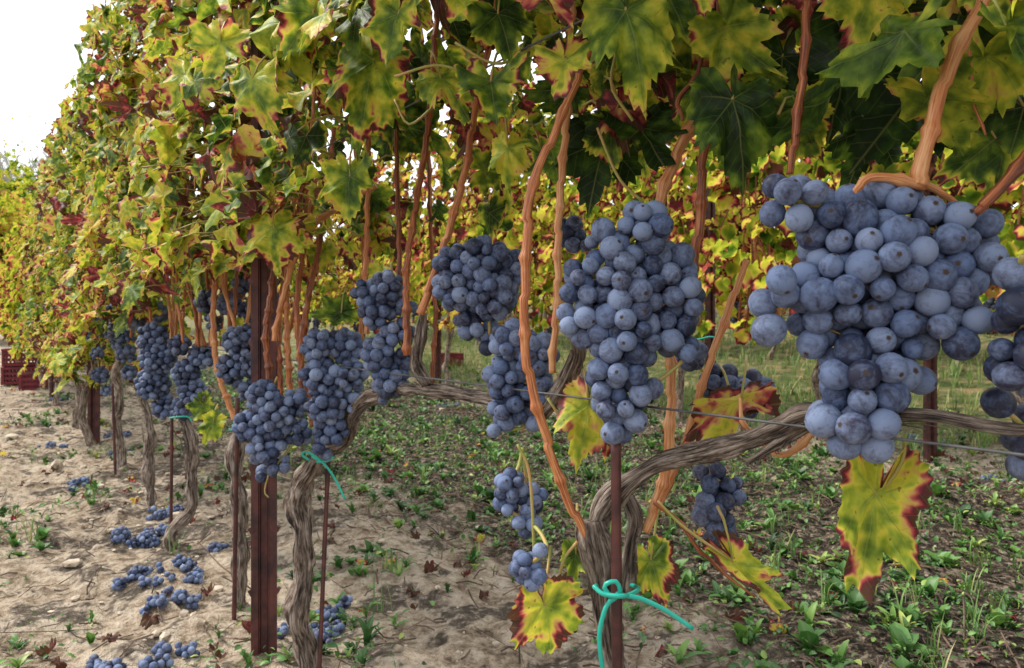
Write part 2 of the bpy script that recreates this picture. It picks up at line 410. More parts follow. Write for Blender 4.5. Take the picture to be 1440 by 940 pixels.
sc=rng.uniform(.6,1.3,(n,1,3))*[1,1,.6]
V=I1[0][None]*sc*(1+rng.normal(0,.14,(n,len(I1[0]),1)))*sz[:,None,None]+np.stack([x,y,gz(x,y)+sz*.2],1)[:,None,:]
T=I1[1][None]+(np.arange(n)*len(I1[0]))[:,None,None]
bc.add(V.reshape(-1,3),T.reshape(-1,3));bc.build('soil_clods',M_CLOD,smooth=False)
bl=B();n=1700
x,y,t,p=gpos(n);n=len(x);nr=rng.normal(0,.25,(n,3))+UP;tip=rng.normal(0,1,(n,3))*[1,1,.1]
at=np.zeros((n,4));at[:,1]=rng.random(n);at[:,2]=rng.choice([.98,.95,1.0,1.0,.66],n);at[:,3]=.2
place(bl,DRY,np.stack([x,y,gz(x,y)+.008],1),nr,tip,rng.uniform(.010,.024,n),at)
bl.build('fallen_leaves',M_LEAF)
# ---------------------------------------------------------------- canopy
def canopy(b,bp,t0,t1,dens,P,zlo,zhi,hw,size,tms,ground=0.,bias=.0,pet=False,guard=True):
    n=int(dens*(t1-t0))
    t=rng.uniform(t0,t1,n)
    zl=zlo(t);zh=zhi(t)+.16*(fbm(t*2.2,t*0+P,3)-.5)*2
    f=rng.random(n)
    z=zl+(zh-zl)*f+rng.normal(0,.02,n)
    w=hw*(.65+.75*fbm(t*3+5,z*4,12))*(1-.3*f**3)
    o=rng.uniform(-1,1,n);o=np.sign(o)*np.abs(o)**.6
    if guard: # close to the camera the lowest leaves hang on the far side of the canes
        low=(t<.75)&(z<CAMZ+.27);o=np.where(low,np.abs(o)*.9+.1,o)
        k0=~((t<.95)&(z<CAMZ+.22)&(rng.random(n)<.45))
    else: k0=np.ones(n,bool)
    off=o*w
    clump=fbm(t*9,z*9+off*5,50+int(P*3))
    k=k0&(clump>(.32 if P<1 else .26))
    pos=row(t,P+off,z+ground)
    if guard: k&=(np.linalg.norm(pos-[0,0,CAMZ],axis=1)>.42)
    t,z,off,o,f,pos=t[k],z[k],off[k],o[k],f[k],pos[k];n=len(t)
    nr=PE*(np.sign(o)*(.45+.9*np.abs(o)))[:,None]+UP*rng.uniform(.0,1.1,n)[:,None]+rng.normal(0,.42,(n,3))
    tip=-UP*rng.uniform(.4,1.3,n)[:,None]+PE*(np.sign(o)*.35)[:,None]+rng.normal(0,.5,(n,3))
    ty=.39+.34*(fbm(t*4,z*5,70)-.5)*2*.8+rng.normal(0,.095,n)+bias
    if guard: ty=ty+.05*np.clip((t-.8)/.8,0,1)
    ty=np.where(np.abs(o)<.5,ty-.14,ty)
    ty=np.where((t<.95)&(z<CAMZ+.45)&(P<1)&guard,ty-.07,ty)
    r=rng.random(n)
    ed=np.clip(rng.normal(.30,.25,n),0,.85)
    ty=np.where(r<.03,rng.uniform(.64,.84,n),ty);dry=(r>.05)&(r<.14);ty=np.where(dry,rng.uniform(.85,1.0,n),ty)
    at=np.stack([np.zeros(n),rng.random(n),np.clip(ty,.02,1),ed],1)
    sz=size*np.clip(rng.normal(1,.28,n),.45,1.7)
    g=~dry
    place(b,tms,pos[g],nr[g],tip[g],sz[g],at[g])
    place(b,DRY if len(tms)>4 else tms,pos[dry],nr[dry],tip[dry],sz[dry]*.8,at[dry])
    if pet:
        for i_ in np.where((rng.random(n)<.5)&(o<.5))[0]:
            c=pos[i_];e=c+PE*(-off[i_]*.55)+np.array([rng.normal(0,.02),rng.normal(0,.02),rng.uniform(-.01,.03)])
            mdl=(c+e)/2+[0,0,.012]
            tube(bp,[c,mdl,e],[.0009,.0011,.0014],n=4,step=.02,mx=4)
zlo1=lambda t:CAMZ+np.interp(t,[-1,.1,.35,.7,.9,1.1,1.6,2.3,2.8,3.4,6,7,9],[.12,.13,.15,.18,.15,.07,.07,.02,-.12,-.24,-.22,-.14,-.14])+.05*(fbm(t*5,t*0,91)-.5)*2
zhi1=lambda t:CAMZ+np.interp(t,[-1,3,6,11],[.84,.84,.74,.62])
vd=[.575,1.12,1.40,1.75,2.1,2.6,3.1,3.7,4.4]
vt=[tofd(d) for d in vd]
vt=[vt[0]-.85]+vt
bounds=[-1.0]+[(a+b_)/2 for a,b_ in zip(vt[:-1],vt[1:])]+[tofd(4.8)]
vines=[]
for i_,tv in enumerate(vt):
    e=empty('grape_vine' if i_==0 else 'grape_vine.%03d'%i_);vines.append(e)
    near=tv<2.2
    b=B();bp=B()
    dens=900 if i_==0 else (1400 if near else 1000)
    canopy(b,bp,bounds[i_],bounds[i_+1],dens,P0,zlo1,zhi1,.17,.036 if near else .042,HI if 0<tv<1.0 else MD,pet=near)
    b.build('leaves',M_LEAF,e);bp.build('petioles',M_STEM,e)
rowfar=empty('vineyard_row')
b=B();canopy(b,None,tofd(4.8),tofd(8.6),700,P0,zlo1,zhi1,.2,.056,LO,guard=False,bias=.05);b.build('foliage',M_LEAFD,rowfar)
# ---- hand-placed leaves (base, tip, depth, type, red edge, tilt, width)
bs=B();bp=B()
SL=[(1232,694,1208,836,.45,.44,.5,.0,.60),(765,852,785,928,.55,.44,.8,.1,1.1),(915,788,935,848,.60,.36,.7,.2,.85),(1030,790,1085,868,.57,.50,.6,.8,.42),
(1042,562,950,586,.62,.66,.5,1.0,.5),(1030,572,1095,556,.64,.72,.5,.9,.6),(828,570,815,645,.62,.52,.3,.3,.8),(860,610,850,640,.63,.62,.3,.6,.8),
(525,85,505,190,.72,.38,.5,.2,.7),(795,85,790,142,.52,.45,.55,.2,.95),(880,15,908,122,.50,.30,.15,.3,.75),(640,-8,642,42,.55,.44,.5,.3,1),(690,115,700,178,.60,.31,.5,.5,1),
(714,208,712,255,.66,.45,.1,.2,.8),(492,248,492,308,.80,.34,.2,.3,.9),(385,320,392,376,.95,.44,.7,.5,1.2),(1030,140,1052,240,.52,.12,.1,.3,.8),(1290,120,1210,225,.56,.06,0,.2,.9),
(1415,40,1428,105,.38,.27,.1,.3,.9),(355,110,385,175,.78,.36,.3,.4,.9),(310,60,300,120,.8,.42,.3,.2,.9),(440,20,405,80,.7,.36,.4,.4,.9),(260,105,240,150,.95,.46,.3,.3,1),
(205,240,208,283,1.3,.33,.2,.2,1),(285,330,270,365,1.3,.3,.2,.3,1),(560,20,540,80,.62,.36,.5,.5,1),(760,-10,800,32,.5,.75,.3,.6,1),(985,-20,990,24,.48,.45,.5,.4,1),
(1210,90,1190,130,1.0,.46,.1,.2,1),(620,110,655,160,.66,.42,.6,.5,.8),(870,150,880,200,.62,.8,.3,.4,.9),(480,440,440,450,1.0,.25,.1,.8,1),(300,595,285,625,1.5,.36,.1,.3,.8),(285,570,300,598,1.6,.30,.1,.3,.8),
(810,780,800,822,.62,.3,.1,.5,.8),(330,470,350,488,1.4,.45,.1,.3,1),(1100,80,1090,160,.6,.08,0,.3,1),(900,180,925,255,.62,.10,0,.3,.9),(1400,195,1340,245,.5,.25,.6,.5,.9),(1350,20,1300,100,.5,.1,.1,.4,1),
(1190,60,1180,180,.6,.07,0,.2,.9),(1230,180,1190,250,.62,.10,.1,.3,.8),(850,200,830,290,.7,.08,0,.3,.9),(1120,120,1160,190,.65,.2,.3,.3,.9),(1250,20,1220,90,.6,.3,.2,.3,1),(1020,20,1050,90,.6,.15,.1,.3,1),(930,-20,960,60,.55,.22,.2,.3,1),(700,20,720,80,.6,.2,.3,.3,1),(1330,150,1390,210,.55,.12,0,.3,1),(1440,150,1420,220,.5,.1,.2,.3,1)]
for bx,by,tx,ty,d,tp,ed,up,xs in SL:
    p0=site(bx,by,d);p1=site(tx,ty,d-.008)
    n=np.array([[rng.normal(0,.28),-1.,.15+up+rng.normal(0,.12)]])
    L=np.linalg.norm(p1-p0)*1.06
    at=np.array([[0,rng.random(),tp,ed]])
    h=HI[rng.integers(0,4)]
    place(bs,[(h[0]*np.array([xs,1,1.25]),h[1],h[2],h[3])],p0[None],n,(p1-p0)[None],np.array([L]),at)
    e=p0+np.array([rng.normal(0,.01),.03,.035]);tube(bp,[p0,(p0+e)/2+[0,-.004,.006],e],[.0009,.0011,.0013],n=6,step=.01)
bs.build('drooping_leaves',M_LEAF,vines[1]);bp.build('leaf_stalks',M_STEM,vines[1])
# ---------------------------------------------------------------- wood
def path(l,d):
    return [site(q[0],q[1],q[2] if len(q)>2 else d) for q in l]
def wood(b,l,d,rpx,**k):
    P=path(l,d)
    rad=[r*.94*(q[2] if len(q)>2 else d)/F for r,q in zip(rpx,l)]
    tube(b,P,rad,n=k.pop('n',36),step=.0035,ridge=.28,lump=.28,mx=200,**k)
    # peeling bark strips lying along the wood
    Q,R=crom(P,rad,60)
    for _ in range(34):
        i0=rng.integers(0,50);ln=rng.integers(4,10);a=rng.uniform(-2.6,.8);off=np.array([math.cos(a)*.6,-abs(math.cos(a*.5))*.8,math.sin(a)*.7]);off/=np.linalg.norm(off)
        seg=Q[i0:i0+ln:2]+off*(R[i0:i0+ln:2,None]*1.04)
        if len(seg)>=3:
            seg[-1]+=off*.003
            tube(b,seg,[.0004]+[R[i0]*.10]*(len(seg)-2)+[.0003],n=5,step=.005)
b=B()
wood(b,[(868,985),(862,900),(850,820),(838,765),(836,735)],.575,[20,18,18,19,15])
wood(b,[(832,760),(850,715),(900,668,.565),(950,642,.55),(1040,630,.50),(1100,608,.47),(1145,590,.45),(1220,588,.43),(1320,588,.40),(1440,600,.36),(1560,600,.32)],.575,[13,15,13,13,13,13,15,12,11,10,9])
wood(b,[(886,830),(884,770),(890,730),(880,700)],.60,[14,12,10,7])
wood(b,[(740,600,.74),(775,572,.70),(800,535,.66),(812,500,.64),(806,480,.63)],.6,[7,10,12,11,8])
wood(b,[(1130,600,.455),(1090,625,.47),(1050,650,.49)],.5,[9,10,5])
b.build('trunk',M_BARK,vines[1])
b=B()
wood(b,[(434,1010),(430,940),(424,870),(432,800),(430,740),(420,705),(436,665),(478,622,1.06),(505,575,1.0),(545,552,.94),(610,548,.85),(690,556,.76),(760,575,.7)],1.12,[15,14,13,14,13,15,13,11,11,10,9,8,5])
wood(b,[(598,545),(582,510),(586,470),(592,438)],.85,[9,10,10,6])
b.build('trunk',M_BARK,vines[2])
b=B();wood(b,[(338,915),(334,850),(342,770),(336,700),(332,640),(345,600),(400,575,1.25)],1.40,[11,11,10,10,11,9,6],n=18)
b.build('trunk',M_BARK,vines[3])
b=B();wood(b,[(250,790),(248,750),(272,715),(270,670),(262,620),(256,585),(290,560,1.6)],1.72,[10,11,9,8,9,7,5],n=16)
b.build('trunk',M_BARK,vines[4])
b=B();wood(b,[(216,725),(212,680),(208,620),(204,560),(225,540,1.95)],2.1,[8,8,7,7,5],n=14)
b.build('trunk',M_BARK,vines[5])
def genvine(b,t,P,g=0,h=.47,r=.015):
    j=lambda s_:rng.normal(0,s_)
    P_=[row(t+j(.02),P+j(.02),g-.05),row(t+j(.03),P+j(.02),g+.15),row(t+j(.03),P,g+.3),row(t+j(.02),P,g+h),row(t+.35,P,g+h-.02)]
    tube(b,P_,[r*1.2,r,r*.95,r,r*.5],n=9,step=.03,ridge=.2,lump=.2,mx=22)
for i_ in range(6,len(vt)):
    b=B();genvine(b,vt[i_],P0);b.build('trunk',M_BARK,vines[i_])
b=B();genvine(b,vt[0],P0);b.build('trunk',M_BARK,vines[0])
b=B()
for t in np.arange(tofd(5),tofd(8.6),.6): genvine(b,t,P0)
b.build('trunks',M_BARK,rowfar)
CN=[([(826,756),(792,690),(764,600),(738,490),(741,360),(748,262),(790,165),(880,-60)],.57,[8,8,9,9,9,9,8,6]),
([(776,525),(784,400),(786,300),(795,190),(802,80),(806,-60)],.66,[7,7,7,7,6,5]),
([(1290,262),(1306,190),(1338,90),(1410,-50)],.42,[16,13,14,12]),
([(1300,262),(1245,250),(1212,256),(1196,292)],.42,[11,9,8,6]),
([(1370,300),(1400,272),(1470,185)],.40,[8,11,11]),
([(1290,255),(1330,275),(1360,300)],.43,[9,6,4]),
([(908,748),(936,660),(944,560),(940,470),(935,380),(925,300),(962,195),(1005,110),(1016,-60)],.60,[9,10,9,8,9,10,11,10,8]),
([(950,470),(972,380),(986,300),(988,225),(1008,120),(1020,-60)],.58,[8,9,9,9,8,7]),
([(922,720),(958,640),(995,520),(1030,420),(1052,366)],.66,[7,7,7,7,5]),
([(592,442),(612,380),(636,310),(654,240),(668,160),(712,-60)],.80,[8,7,7,7,6,5]),
([(573,500),(572,380),(588,270),(604,160),(620,-60)],.88,[7,6,6,6,5]),
([(516,470),(514,400),(517,280),(520,100)],.98,[5,5,5,4]),
([(330,590),(306,520),(300,440),(306,350),(315,150)],1.45,[6,5,5,5,4]),
([(382,560),(374,470),(383,400),(400,250)],1.12,[6,6,6,4]),
([(408,560),(404,470),(404,380),(420,220)],1.18,[6,5,5,4]),
([(425,580),(424,480),(440,390),(450,340),(470,180)],1.10,[6,5,5,5,4]),
([(385,480),(400,410),(430,330),(480,290),(530,262)],1.06,[5,5,5,5,4]),
([(395,560),(392,450),(408,350),(440,200)],1.2,[5,5,5,4]),
([(440,600),(425,520),(418,420),(445,250)],1.12,[6,5,5,4]),
([(1136,-60),(1130,90),(1120,180),(1110,245)],.50,[8,8,8,6]),
([(960,170),(955,140),(985,90),(995,-20)],.55,[3,5,5,5]),
([(1040,560),(1050,600),(1100,640),(1150,600)],.5,[3,4,6,8]),
([(920,705),(955,735),(990,780),(1060,840)],.58,[5,4,4,2]),
([(605,560),(612,450),(606,330),(600,100)],1.1,[4,4,4,4]),
([(1364,70),(1368,140),(1385,190)],.45,[3,3,2]),
]
b=B()
for l,d,r in CN:
    tube(b,path(l,d),[x_*.74*d/F for x_ in r],n=14,step=.003,node=.05*rng.uniform(.8,1.2),lump=.05,mx=220)
b.build('canes',M_CANE,vines[1])
b=B()
for i_ in range(56):
    t=rng.uniform(tofd(1.3),tofd(4.8));z0=CAMZ-.06;x0=row(t,P0+rng.normal(0,.02),z0)
    tube(b,[x0,x0+AL*rng.normal(0,.02)+UP*.2+PE*rng.normal(0,.02),x0+AL*rng.normal(0,.07)+UP*.5,x0+AL*rng.normal(0,.12)+UP*.85],[.0036,.0032,.003,.002],n=7,step=.012,node=.06,mx=70)
for i_ in range(4):
    t=rng.uniform(tofd(.85),tofd(1.3));z0=CAMZ-.06;x0=row(t,P0+rng.uniform(0,.1),z0)
    tube(b,[x0,x0+AL*rng.normal(0,.05)+UP*.2,x0+AL*rng.normal(0,.1)+UP*.8],[.0034,.003,.002],n=8,step=.01,node=.06,mx=90)
b.build('canes',M_CANE,vines[3])
b=B()
for l,d in [([(555,140),(575,175),(610,150)],.7),([(735,640),(740,680),(735,720)],.60),([(728,625),(745,670),(752,790)],.56),([(780,850),(792,790),(812,762)],.57),([(1236,698),(1268,650),(1272,610)],.45),([(840,180),(870,250),(905,285)],.6),([(555,108),(610,92),(650,100)],.62),([(925,705),(960,740),(1030,790)],.57),([(770,560),(800,600),(835,590)],.64),([(380,660),(372,690),(378,700)],1.05),([(640,60),(700,90),(760,60)],.6),([(870,60),(860,120),(890,170)],.55)]:
    tube(b,path(l,d),.0012,n=6,step=.006)
b.build('tendrils',M_STEM,vines[1])
b=B()
for z,pp in [(CAMZ-.062,.4045),(CAMZ+.222,.36),(CAMZ+.5,.43)]:
    tube(b,[row(-1.5,pp,z),row(1,pp,z-.004),row(3,pp,z),row(10.2,pp,z)],.0009,n=6,step=.2,mx=60)
b.build('trellis_wire',M_WIRE)
# ---------------------------------------------------------------- posts & stakes
def prof_post(name,base,h,w,parent=None):
    pr=[(-.5,.0),(-.5,.45),(-.42,.45),(-.42,.08),(-.16,.08),(-.10,.30),(.10,.30),(.16,.08),(.42,.08),(.42,.45),(.5,.45),(.5,.0),(.22,.0),(.14,.22),(-.14,.22),(-.22,.0)]
    bm=bmesh.new();lv=[]
    for z in np.linspace(-.05,h,int(h/.05)+2):
        lv.append([bm.verts.new((base[0]+w*(x_*.95-y_*.25),base[1]+w*(y_*.95+x_*.25),base[2]+z)) for x_,y_ in pr])
    n=len(pr)
    for a_,c_ in zip(lv[:-1],lv[1:]):
        for k_ in range(n): bm.faces.new((a_[k_],a_[(k_+1)%n],c_[(k_+1)%n],c_[k_]))
    bm.faces.new(lv[-1])
    for z in np.arange(.1,h-.05,.1):
        for sx in (-1,1):
            c=np.array([base[0]+sx*w*.49,base[1]+sx*w*.12+w*.1,base[2]+z])
            r_=bmesh.ops.create_cube(bm,size=1);bmesh.ops.scale(bm,vec=(w*.14,w*.2,.010),verts=r_['verts'])
            bmesh.ops.rotate(bm,cent=(0,0,0),matrix=Matrix.Rotation(.5*sx,3,'Y'),verts=r_['verts'])
            bmesh.ops.translate(bm,vec=c,verts=r_['verts'])
    bmesh.ops.recalc_face_normals(bm,faces=bm.faces)
    me=bpy.data.meshes.new(name);bm.to_mesh(me);bm.free();me.materials.append(M_RUST)
    return link(bpy.data.objects.new(name,me),parent)
pb=site(371,940,1.19);pb[2]=float(gz(pb[0],pb[1]));prof_post('vineyard_post',pb,1.15,.040)
for px,d in [(131,3.15),(75,4.9)]:
    q=site(px,600,d);q[2]=0;prof_post('vineyard_post',q,1.2,.045)
q=site(1311,650,2.73);q[2]=0;prof_post('vineyard_post',q,1.3,.045)
for px,d in [(616,5.8),(1000,3.9)]:
    q=site(px,650,d);q[2]=0;prof_post('vineyard_post',q,1.3,.05)
def stake(p0,p1,r,name='rusty_stake'):
    b=B();tube(b,[p0,(p0+p1)/2,p1],r,n=10,step=.01,lump=.08);b.build(name,M_RUST)
stake(site(868,1000,.555),site(866,618,.555),.0040)
stake(site(446,1010,1.1),site(462,640,1.13),.0034)
stake(site(240,790,1.76),site(242,560,1.76),.0038)
stake(site(329,880,1.33),site(334,560,1.33),.0040)
stake(site(163,690,2.5),site(158,540,2.5),.0045)
def tie(parts,d,r):
    b=B()
    for l in parts: tube(b,path(l,d),r,n=10,step=.003)
    b.build('green_vine_tie',M_TIE)
tie([[(836,826,.53),(850,836,.525),(880,838,.525),(898,828,.56),(880,822,.60),(845,822,.60),(836,826,.53)],
 [(858,840),(850,824),(866,818),(872,834),(858,846)],
 [(866,836),(900,842),(935,858),(974,884)],[(862,840),(850,860),(843,900),(850,960)]],.527,.0017)
tie([[(438,642),(455,652),(470,672),(485,702)],[(436,648),(425,640),(432,636),(452,648)],[(445,650),(462,648),(470,642)]],1.05,.0017)
tie([[(322,604),(336,606),(345,600),(342,592)],[(326,598),(340,604)]],1.3,.0020)
tie([[(238,588),(262,586),(270,592)]],1.66,.0020)
tie([[(980,478),(1000,474),(1012,480)]],1.6,.0018)
# ---------------------------------------------------------------- bunches
def pack(C,R,D,fill=1.0,it=70):
    C=np.array(C);R=np.array(R)
    Rs=np.maximum(R-D*.42,D*.12)
    lo=(C-Rs[:,None]).min(0);hi=(C+Rs[:,None]).max(0)
    Q=rng.uniform(lo,hi,(9000,3));ins=(np.linalg.norm(Q[:,None]-C[None],axis=2)<Rs[None]).any(1)
    lo2=(C-R[:,None]).min(0);hi2=(C+R[:,None]).max(0)
    Q2=rng.uniform(lo2,hi2,(6000,3));vol=(np.linalg.norm(Q2[:,None]-C[None],axis=2)<R[None]).any(1).mean()*np.prod(hi2-lo2)
    n=int(max(5,1.3*fill*vol/D**3));n=min(n,380)
    Q=Q[ins]
    if len(Q)<n: n=max(3,len(Q))
    X=Q[rng.choice(len(Q),n,replace=False)]
    for _ in range(it):
        dv=X[:,None]-X[None];dd=np.linalg.norm(dv,axis=2)+np.eye(n)*9
        ov=np.clip(D*.95-dd,0,None)
        X=X+(dv/dd[...,None]*ov[...,None]).sum(1)*.33
        dc=np.linalg.norm(X[:,None]-C[None],axis=2)-Rs[None];k=dc.argmin(1);o=np.clip(dc[np.arange(n),k],0,None)
        X=X-nrmz(X-C[k])*o[:,None]*.7
    return X
def berries(b,X,D,cen,tmpl,dark=0.):
    n=len(X);V0,T0=tmpl
    ax=nrmz(X-cen+rng.normal(0,D*.5,(n,3)));rf=nrmz(np.cross(ax,rng.normal(0,1,(n,3))));r2=np.cross(ax,rf)
    M=np.stack([rf,r2,ax*1.07],1)
    s_=D/2*np.clip(rng.normal(1.0,.12,n),.55,1.2)
    V=np.einsum('nj,mjk->mnk',V0,M)*s_[:,None,None]+X[:,None]
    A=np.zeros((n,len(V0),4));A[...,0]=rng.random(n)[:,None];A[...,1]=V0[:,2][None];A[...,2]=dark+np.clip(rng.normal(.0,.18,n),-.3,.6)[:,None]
    T=T0[None]+(np.arange(n)*len(V0))[:,None,None]
    b.add(V.reshape(-1,3),T.reshape(-1,3),A.reshape(-1,4))
def bunch(sph,d,D,top=None,dark=0.,fill=1.,tm=None):
    C=[site(q[0],q[1],d+(q[3] if len(q)>3 else rng.normal(0,.006))) for q in sph];R=[q[2]*d/F for q in sph]
    C=np.array(C)
    X=pack(C,R,D,fill)
    e=empty('grape_bunch')
    near=((X[:,None]-C[None])**2).sum(2).argmin(1);cen=C[near]
    b=B();berries(b,X,D,cen,tm or (I3 if d<.8 else I2),dark);b.build('berries',M_BERRY,e)
    b=B();o=C[np.argsort(-C[:,2])]
    tp=o[0]+[0,.0,.02] if top is None else site(*top)
    sel=o[::max(1,len(o)//4)]
    tube(b,[tp,(tp+o[0])/2+[.002,.004,0]]+[c for c in sel],[.0018]+[.0016]*(len(sel)+1),n=6,step=.006)
    if d<.9:
        for x_,c_ in zip(X,cen): tube(b,[x_,(x_+c_)/2+[0,0,.001],c_],.0006,n=4,step=.01,mx=4)
    b.build('rachis',M_STEM,e)
bunch([(1115,282,50),(1088,365,50),(1100,440,48),(1180,325,62),(1175,405,64),(1250,300,50),(1240,375,76),(1320,330,54),(1370,325,42),(1385,372,38),(1310,405,66),(1338,455,48),(1245,460,70),(1215,530,64),(1210,595,54),(1172,590,42),(1275,520,46),(1150,460,44)],.425,.0172,(1290,262,.43),-.08)
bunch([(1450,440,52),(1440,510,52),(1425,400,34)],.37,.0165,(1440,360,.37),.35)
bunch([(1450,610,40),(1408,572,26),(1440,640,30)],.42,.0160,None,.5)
bunch([(905,322,40),(855,350,40),(825,400,42),(885,400,55),(940,385,44),(958,420,35),(820,450,38),(880,465,58),(940,462,42),(966,490,26),(870,528,46),(872,575,40),(868,602,28),(900,548,30)],.55,.0158,(925,290,.58),-.04)
bunch([(720,480,32),(750,500,34),(715,530,35),(755,545,30),(720,575,35),(708,605,24),(738,600,24)],.70,.0155,(745,450,.68),0)
bunch([(640,372,30),(680,365,34),(715,378,28),(640,405,32),(690,412,38),(668,450,33),(688,478,22),(655,480,18)],.79,.0155,(690,330,.8),.12)
bunch([(515,412,22),(545,405,25),(567,428,20),(530,440,28),(560,468,25),(535,498,28),(567,505,22),(550,535,26),(540,558,15)],.92,.0158,(550,370,.92),.08)
bunch([(450,488,26),(485,488,27),(450,528,28),(490,528,27),(460,568,30),(490,568,24),(465,603,27),(455,630,17)],1.02,.0158,(470,455,1.04),.08)
bunch([(370,558,24),(350,600,22),(385,588,32),(415,568,22),(420,608,22),(375,632,27),(390,653,19),(370,668,15)],1.05,.0158,(390,530,1.07),.08)
bunch([(335,480,22),(352,508,24),(325,518,22),(345,545,20),(350,470,16)],1.38,.0165,None,.15)
bunch([(215,475,22),(222,505,25),(215,540,24),(232,572,19)],1.75,.0175,None,.08)
bunch([(262,525,20),(272,555,22),(255,575,16),(285,500,20),(252,485,16)],1.68,.0175,None,.14)
bunch([(290,425,17),(322,428,17),(302,452,15),(340,400,14)],1.5,.017,None,.2)
bunch([(185,425,16),(192,450,14),(222,440,15)],2.1,.019,None,.2)
bunch([(178,498,14),(181,524,11)],2.3,.019,None,.2)
bunch([(137,498,10),(141,528,12),(150,550,8)],2.8,.020,None,.2)
bunch([(718,684,24),(747,698,24),(740,733,23),(712,712,18)],.59,.0118,(735,630,.60),-.1,1.1,I3)
bunch([(740,798,22),(768,776,20),(750,812,16)],.535,.0115,(752,740,.56),-.1,1.2,I3)
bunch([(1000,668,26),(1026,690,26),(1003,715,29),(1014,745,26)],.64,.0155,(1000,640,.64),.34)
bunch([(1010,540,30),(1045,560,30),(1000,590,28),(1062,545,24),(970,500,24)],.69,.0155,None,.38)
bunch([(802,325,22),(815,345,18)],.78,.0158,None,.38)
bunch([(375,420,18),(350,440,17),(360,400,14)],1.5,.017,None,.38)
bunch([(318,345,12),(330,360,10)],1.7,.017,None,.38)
def rbunches(parent,n,t0,t1,P,z0,z1,ground=0.,dark=.1,D=.019):
    b=B()
    for _ in range(n):
        t=rng.uniform(t0,t1);c=row(t,P+rng.uniform(-.08,.06),ground+rng.uniform(z0,z1));L=rng.uniform(.07,.13)
        C=[c,c-[0,0,L*.4],c-[rng.normal(0,.01),0,L*.8],c+AL*rng.normal(0,.03)];R=[.036,.032,.02,.026]
        X=pack(C,R,D,.7,20);berries(b,X,D,np.tile(C[1],(len(X),1)),I1,dark)
    b.build('grape_clusters',M_BERRY,parent)
rbunches(vines[6],18,tofd(2.2),tofd(4.8),P0,CAMZ-.05,CAMZ+.08,dark=.15)
rbunches(rowfar,22,tofd(4.8),tofd(8.4),P0,CAMZ-.08,CAMZ+.05,D=.024,dark=.15)
for px,py,w,h in [(190,757,34,18),(228,730,24,10),(232,845,44,16),(205,815,34,8),(66,633,22,7),(172,617,20,8),(170,640,14,6),(248,916,34,16),(430,880,42,14),(318,770,16,8),(1402,672,34,10),(100,690,18,6),(140,938,30,10),(1300,625,24,8),(630,572,16,6),(870,612,20,6),(465,862,18,10),(80,565,14,5),(262,812,24,7)]:
    d=551/(py-448);c=site(px,py,d);D=.0125
    C=[];R=[]
    for _ in range(8):
        q=c+[rng.uniform(-1,1)*w*d/F,rng.uniform(-.045,.045),0];q[2]=float(gz(q[0],q[1]))+.008;C.append(q);R.append(max(.014,h*.6*d/F)*rng.uniform(.7,1.2))
    X=pack(C,R,D,.9,30);X[:,2]=np.maximum(X[:,2],gz(X[:,0],X[:,1])+D*.3)
    b=B();berries(b,X,D,np.tile(c,(len(X),1)),I2,.05);b.build('dropped_grape_bunch',M_BERRY)
# ---------------------------------------------------------------- rows behind
for P,dens,zt,t0,t1,sz,bs_ in [(2.86,950,1.45,-2.0,9,.05,.11),(5.4,420,1.4,-4.5,13,.08,.11),(8.2,260,1.6,-7,18,.12,.08)]:
    e=empty('vineyard_row')
    g=float(.13*(max(P-3.2,0)-1+math.exp(-max(P-3.2,0))))
    b=B();canopy(b,None,t0,t1,dens,P,lambda t:CAMZ-.03+.16*(fbm(t*3,t*0+P,5)-.5)*2,lambda t:CAMZ+zt+0*t,.22,sz,LO,ground=g,bias=bs_,guard=False)
    b.build('foliage',M_LEAFD,e)
    b=B()
    for t in np.arange(t0,t1,.75): genvine(b,t,P,g,.5,.018)
    b.build('trunks',M_BARK,e)
    b=B()
    for t in rng.uniform(t0,t1,int((t1-t0)*11)):
        x0=row(t,P+rng.normal(0,.03),g+CAMZ-.06)
        tube(b,[x0,x0+AL*rng.normal(0,.05)+UP*.25,x0+AL*rng.normal(0,.12)+UP*.7],[.006,.005,.003],n=5,step=.1)
    b.build('canes',M_CANE,e)
    if P<6: rbunches(e,int(40 if P<3 else 20),t0,t1,P,CAMZ-.06,CAMZ+.06,g,D=.02 if P<3 else .03,dark=.25)
# ---------------------------------------------------------------- crates
def crate(c,w,dp,h,rot,name='harvest_crate'):
    bm=bmesh.new()
    def box(cx,cy,cz,sx,sy,sz_):
        r_=bmesh.ops.create_cube(bm,size=1);bmesh.ops.scale(bm,vec=(sx,sy,sz_),verts=r_['verts']);bmesh.ops.translate(bm,vec=(cx,cy,cz),verts=r_['verts'])
    box(0,0,.006,w-.01,dp-.01,.01)
    for sx in (-1,1):
        for k_ in range(4): box(sx*w/2,0,h*(.1+.27*k_),.008,dp-.016,h*.14)
        for sy in (-1,1): box(sx*(w/2),sy*(dp/2),h/2,.02,.02,h)
        for k_ in np.linspace(-.36,.36,6): box(sx*(w/2-.004),k_*dp,h*.48,.006,.012,h*.9)
    for sy in (-1,1):
        for k_ in range(4): box(0,sy*dp/2,h*(.1+.27*k_),w-.016,.008,h*.14)
        for k_ in np.linspace(-.4,.4,8): box(k_*w,sy*(dp/2-.004),h*.48,.012,.006,h*.9)
    for sy in (-1,1): box(0,sy*(dp/2+.006),h-.008,w+.01,.018,.016)
    for sx in (-1,1): box(sx*(w/2+.006),0,h-.0075,.018,dp-.02,.015)
    me=bpy.data.meshes.new(name);bm.to_mesh(me);bm.free();me.materials.append(M_CRATE)
    o=link(bpy.data.objects.new(name,me));o.location=c;o.rotation_euler=(0,0,rot)
